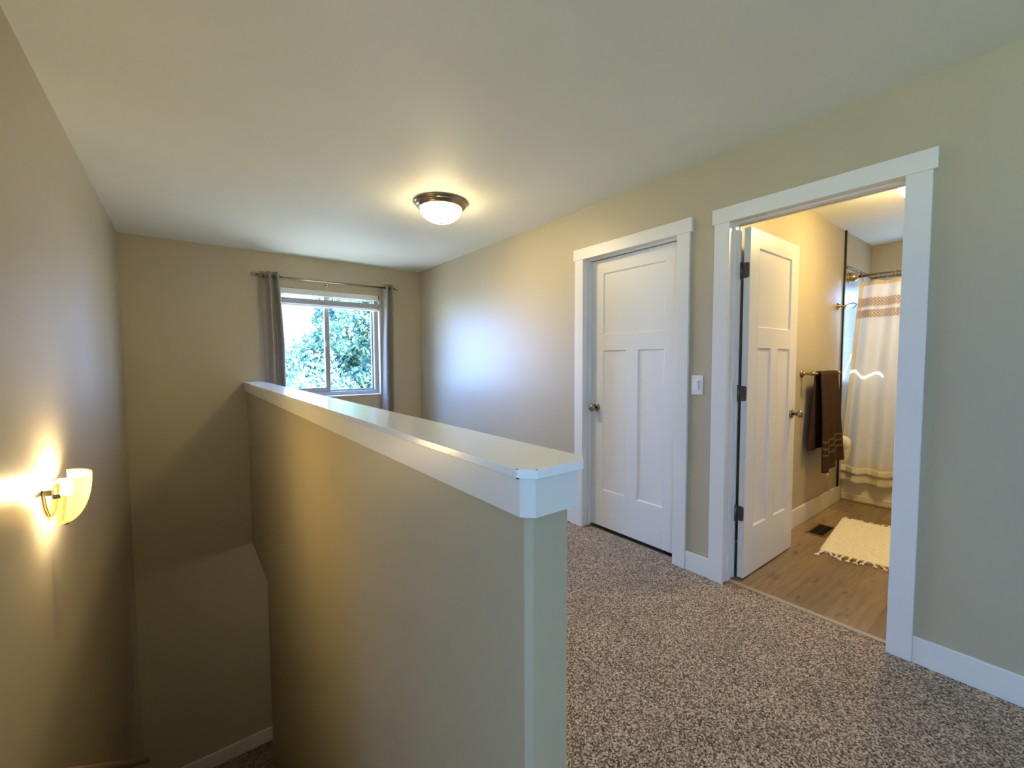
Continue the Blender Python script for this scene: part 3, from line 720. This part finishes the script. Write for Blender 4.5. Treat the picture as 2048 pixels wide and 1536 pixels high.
# towel bar and towel
TY, TZ = YB-0.078, 1.187
bar = thing('towel_bar', (4.07, YB, TZ), 'nickel towel bar on the bathroom wall beside the open door', 'towel bar')
for xx in (3.785, 4.375):
    MB().lathe([(0.030, 0), (0.030, 0.006), (0.024, 0.012), (0.013, 0.018), (0.009, 0.028), (0.009, 0.052), (0.014, 0.060), (0.017, 0.075), (0.014, 0.090), (0.0, 0.096)], (xx, YB, TZ), (0, -1, 0), 24).build('post', M_NICKEL, bar)
MB().tube([(3.785, TY, TZ), (4.375, TY, TZ)], 0.008, 14).build('rod', M_NICKEL, bar)
def towel_fn(u, v):
    """v: 0 back hem .. 1 front hem over the bar"""
    Lb, Lf, r = 0.60, 0.755, 0.016
    tot = Lb+Lf+PI*r; s = v*tot
    xl, xr = 3.885, 4.275
    if s < Lb:
        h = Lb - s; y = TY + r + 0.010*h/Lb; z = TZ - h; side = 0; d = h/Lb
    elif s < Lb+PI*r:
        a = (s-Lb)/r; y = TY + r*math.cos(a); z = TZ + r*math.sin(a); d = 0
    else:
        h = s-Lb-PI*r; y = TY - r; z = TZ - h; d = h/Lf
        sag = 0.045*math.sin(PI*u)*0
    if s >= Lb+PI*r:
        cx = 4.08 + 0.05*d; hw = 0.195*(1+0.30*d*d)
        x = cx + (u-0.5)*2*hw
        fold = 0.008*min(1, d*2.5)*math.sin(2*PI*4.2*u+0.5) + 0.016*d*math.sin(2*PI*2.1*u+0.7) + 0.035*max(0, d-0.2)*math.exp(-((u-0.27)/0.20)**2)
        y = TY - r - 0.004 - fold*0.9 - 0.012*d
        z = z - 0.035*d*math.exp(-((u-0.25)/0.22)**2) + 0.025*d*u
    else:
        x = 4.08 + (u-0.5)*2*0.195*(1+0.12*d) - 0.05*d
        y += 0.006*d*math.sin(2*PI*3*u)
    return (x, y, z)
tw = tag(MB().grid(towel_fn, 60, 110).build('towel', M_TOWEL, solid=0.009), 'dark brown bath towel draped over the bar', 'towel')
tot = 0.60+0.755+PI*0.016
for sa, sb in ((1.166, 1.190), (1.217, 1.238), (1.268, 1.289)):
    def fb(u, v, sa=sa, sb=sb):
        q = (sa+(sb-sa)*v)/tot; e = 0.004
        p = Vector(towel_fn(u, q)); du = Vector(towel_fn(min(1, u+e), q)) - Vector(towel_fn(max(0, u-e), q)); dv = Vector(towel_fn(u, q+e)) - Vector(towel_fn(u, q-e))
        nn = du.cross(dv).normalized()
        if nn.y > 0: nn = -nn
        return tuple(p + nn*0.0062)
    MB().grid(fb, 60, 3).build('woven_band', M_TOWELB, tw, solid=0.0015)
lx, ly, lz = towel_fn(0.24, 1.0)
MB().box(lx-0.018, lx+0.018, ly-0.004, ly-0.001, lz-0.020, lz+0.004).build('care_tag', M_WHITE, tw)

# ring hook
rk = thing('towel_ring', (4.563, YB, 1.761), 'small champagne towel ring beside the black tile edge', 'towel ring')
MB().lathe([(0.029, 0), (0.029, 0.005), (0.021, 0.010), (0.014, 0.020), (0.009, 0.034), (0.008, 0.055), (0.010, 0.060), (0.0, 0.064)], (4.563, YB, 1.761), (0, -1, 0), 24).build('post', M_BRASS, rk)
MB().tube([(4.70+0.115*math.cos(t2), YB-0.060-0.030*math.sin(t2)*0.9, 1.768+0.022*math.sin(t2)-0.05*0.0) for t2 in [2*PI*i/36 for i in range(36)]], 0.0045, 8, closed=True).build('ring', M_BRASS, rk)

# toilet paper
tp = thing('paper_holder', (4.44, YB, 0.60), 'nickel paper holder on the wall below the towel', 'paper holder')
PX0, PX1, PY, PZ = 4.455, 4.565, YB-0.085, 0.575
MB().lathe([(0.026, 0), (0.026, 0.005), (0.012, 0.014), (0.008, 0.03), (0.008, 0.08), (0.010, 0.088), (0, 0.092)], (PX0-0.025, YB, PZ), (0, -1, 0), 20).build('post', M_NICKEL, tp)
MB().tube([(PX0-0.030, PY, PZ), (PX1+0.012, PY, PZ)], 0.0075, 12).lathe([(0.0, 0), (0.012, 0.002), (0.015, 0.010), (0.008, 0.016)], (PX0-0.040, PY, PZ), (1, 0, 0), 16).build('rod', M_NICKEL, tp)
rl = MB(); rl.lathe([(0.020, 0), (0.055, 0), (0.055, PX1-PX0), (0.020, PX1-PX0), (0.020, 0)], (PX0, PY, PZ), (1, 0, 0), 40)
rr = tag(rl.build('toilet_roll', M_PAPER), 'toilet paper roll with a loose sheet hanging below', 'toilet paper')
MB().grid(lambda u, v: (PX0+(PX1-PX0)*u, PY-0.055+0.022*v*v+0.004, PZ-0.005-0.165*v), 4, 12).build('loose_sheet', M_PAPER, rr, solid=0.0006)
MB().lathe([(0.018, -0.001), (0.0205, -0.001), (0.0205, PX1-PX0+0.001), (0.018, PX1-PX0+0.001), (0.018, -0.001)], (PX0, PY, PZ), (1, 0, 0), 24).build('core', M_CARD, rr)

# floor register
fv = thing('floor_vent', (3.80, 1.105, 0), 'brown floor vent beside the white rug', 'floor vent')
vx0, vx1, vy0, vy1 = 3.652, 3.945, 1.042, 1.170
M_VENT = pbr('vent_brown', (0.20, 0.135, 0.08), 0.4, 0.3)
MB().box(vx0, vx1, vy0, vy0+0.018, 0, 0.005).box(vx0, vx1, vy1-0.018, vy1, 0, 0.005).box(vx0, vx0+0.022, vy0+0.018, vy1-0.018, 0, 0.005).box(vx1-0.022, vx1, vy0+0.018, vy1-0.018, 0, 0.005).build('frame', M_VENT, fv, bevel=0.0015)
MB().box(vx0+0.022, vx1-0.022, vy0+0.018, vy1-0.018, 0, 0.0012).build('duct_shade', M_DARK, fv)  # thin dark sheet paints in the shade below the louvres
lv = MB(); k = vx0+0.03
while k < vx1-0.03:
    lv.box(k, k+0.0025, vy0+0.018, vy1-0.018, 0.0005, 0.0042); k += 0.0115
lv.box(vx0+0.022, vx1-0.022, (vy0+vy1)/2-0.003, (vy0+vy1)/2+0.003, 0.0005, 0.0045)
lv.build('louvre', pbr('louvre_dark', (0.035, 0.024, 0.016), 0.5, 0.3), fv)

# rug
RA = math.radians(6.5); ru = Vector((math.cos(RA), math.sin(RA), 0)); rv = Vector((math.sin(RA), -math.cos(RA), 0)); rc = Vector((3.365, 0.985, 0))
RL, RW = 0.83, 0.56
rug = thing('rug', tuple(rc + ru*RL/2 + rv*RW/2), 'white woven chenille rug with knotted fringe', 'rug')
rng = random.Random(3)
def rugtop(u, v):
    p = rc + ru*RL*u + rv*RW*v; 
    hgt = 0.012 + 0.004*abs(math.sin(u*RL/0.0125*PI)) + 0.0035*rng.random()
    e = 0.004*(rng.random()-0.5)
    return (p.x+e, p.y+0.004*(rng.random()-0.5), hgt)
g = MB().grid(rugtop, 200, 120)
b0 = len(g.v)
nu, nv = 200, 120
loop = [i for i in range(nu+1)] + [j*(nu+1)+nu for j in range(1, nv+1)] + [nv*(nu+1)+i for i in range(nu-1, -1, -1)] + [j*(nu+1) for j in range(nv-1, 0, -1)]
low = []
for i in loop: low.append(len(g.v)); g.v.append((g.v[i][0], g.v[i][1], 0.0005))
for i in range(len(loop)):
    j = (i+1) % len(loop); g.face([loop[i], loop[j], low[j], low[i]])
g.build('weave', M_RUG, rug)
for end in (0, 1):
    for k in range(15):
        fg = MB()
        v = (k+0.5)/15; base = rc + ru*RL*end + rv*RW*v; sgn = -1 if end == 0 else 1
        L = 0.035+0.035*rng.random(); sw_ = (rng.random()-0.5)*0.05
        if end == 0 and k == 0: L = 0.085; sw_ = -0.02
        p1 = base + ru*sgn*L*0.3 + rv*sw_*0.3; p2 = base + ru*sgn*L*0.65 + rv*sw_*0.7
        fg.tube([base + Vector((0, 0, 0.009)), p1 + Vector((0, 0, 0.011)), p2 + Vector((0, 0, 0.008))], [0.008, 0.0085, 0.005], 8)
        for q in range(4):
            p3 = base + ru*sgn*(L+0.012*rng.random()) + rv*(sw_ + (q-1.5)*0.009)
            fg.tube([p2 + Vector((0, 0, 0.008)), (p2+p3)/2 + Vector((0, 0, 0.008)), p3 + Vector((0, 0, 0.004))], [0.004, 0.004, 0.0028], 6)
        fg.build('tassel', M_RUG, rug)

# ------------------------------------------------------------------ bedroom window behind the viewer
m = MB(); fx = BXW-0.09; f2 = 0.05
m.box(fx, fx+0.06, BY0, BY0+f2, BZ0, BZ1).box(fx, fx+0.06, BY1-f2, BY1, BZ0, BZ1).box(fx, fx+0.06, BY0+f2, BY1-f2, BZ0, BZ0+f2).box(fx, fx+0.06, BY0+f2, BY1-f2, BZ1-f2, BZ1).box(fx, fx+0.06, (BY0+BY1)/2-0.03, (BY0+BY1)/2+0.03, BZ0+f2, BZ1-f2)
w3 = struct(m.build('window_3', M_VINYLW), 'wide bedroom window behind the viewer', 'window')
MB().box(fx+0.028, fx+0.032, BY0+f2, BY1-f2, BZ0+f2, BZ1-f2).build('pane', M_GLASS, w3)
portal('bedroom_portal', (BXW-0.16, (BY0+BY1)/2, (BZ0+BZ1)/2), BY1-BY0, BZ1-BZ0, (1, 0, 0))

# ------------------------------------------------------------------ lower hall lamp light
ld = bpy.data.lights.new('lower_hall_lamp', 'POINT'); lo = bpy.data.objects.new('lower_hall_lamp', ld); COL.objects.link(lo)
ld.energy = 1.0; ld.color = (1.0, 0.86, 0.68); ld.shadow_soft_size = 0.05; lo.location = (1.15, 3.78, -0.52)

# ------------------------------------------------------------------ outside: trees and ground
struct(MB().box(-40, 60, D+1.5, 80, -3.2, -3.1).box(XA+0.6, 60, -40, D+1.5, -3.2, -3.1).build('ground', M_SOIL), 'lawn below the window', 'ground')
def tree(x, y, h, r, zc0, n, lm, label, seed, size=0.10, nclump=60, aspect=1.3, spread=0.22):
    rg = random.Random(seed)
    t2 = thing('tree', (x, y, -3.1), label, 'tree')
    tr = MB(); tr.tube([(x, y, -3.1), (x+0.05, y, -1), (x, y, zc0), (x+0.03, y, zc0 + r*aspect*0.6)], [0.16, 0.12, 0.09, 0.03], 10)
    cl = []
    for k in range(nclump):
        while True:
            p = Vector((rg.uniform(-1, 1), rg.uniform(-1, 1), rg.uniform(-1, 1)))
            if 0.25 < p.length < 1: break
        p = p * (0.75 + 0.25*rg.random())
        c = Vector((x+p.x*r, y+p.y*r, zc0+p.z*r*aspect)); cl.append((c, spread*r*(0.7+0.6*rg.random())))
    for c, q in cl[:24]:
        base = Vector((x, y, zc0 - r*0.5)); tr.tube([base + (c-base)*0.05, base + (c-base)*0.5 + Vector((0, 0, 0.1)), c], [0.05, 0.03, 0.01], 6)
    tr.build('trunk', M_BARK, t2)
    lf = MB()
    for k in range(n):
        c, q = cl[rg.randrange(len(cl))]
        while True:
            d = Vector((rg.uniform(-1, 1), rg.uniform(-1, 1), rg.uniform(-1, 1)))
            if d.length < 1: break
        p = c + d*q
        a = Vector((rg.uniform(-1, 1), rg.uniform(-1, 1), rg.uniform(-0.7, 1))).normalized()
        b = a.cross(Vector((rg.uniform(-1, 1), rg.uniform(-1, 1), rg.uniform(-1, 1)))).normalized()
        s = size*(0.6+0.8*rg.random()); i = len(lf.v)
        lf.v += [tuple(p - a*s), tuple(p + b*s*0.45 - a*s*0.1), tuple(p + a*s), tuple(p - b*s*0.45 - a*s*0.1)]
        lf.face([i, i+1, i+2, i+3])
    lf.build('crown', lm, t2)
    return t2
tree(4.9, 13.5, 6, 2.35, 1.1, 48000, M_LEAF1, 'dense dark evergreen filling the right window pane', 11, 0.075, 110, 1.5)
tree(3.2, 18.5, 5, 1.45, 0.55, 9000, M_LEAF1, 'smaller green tree behind the window mullion', 12, 0.075, 50, 1.2)
tree(2.05, 10.2, 4, 1.15, 0.0, 7500, M_LEAF2, 'leafy tree in the left window pane, bright sun painted into its leaves', 13, 0.055, 60, 1.35, 0.42)
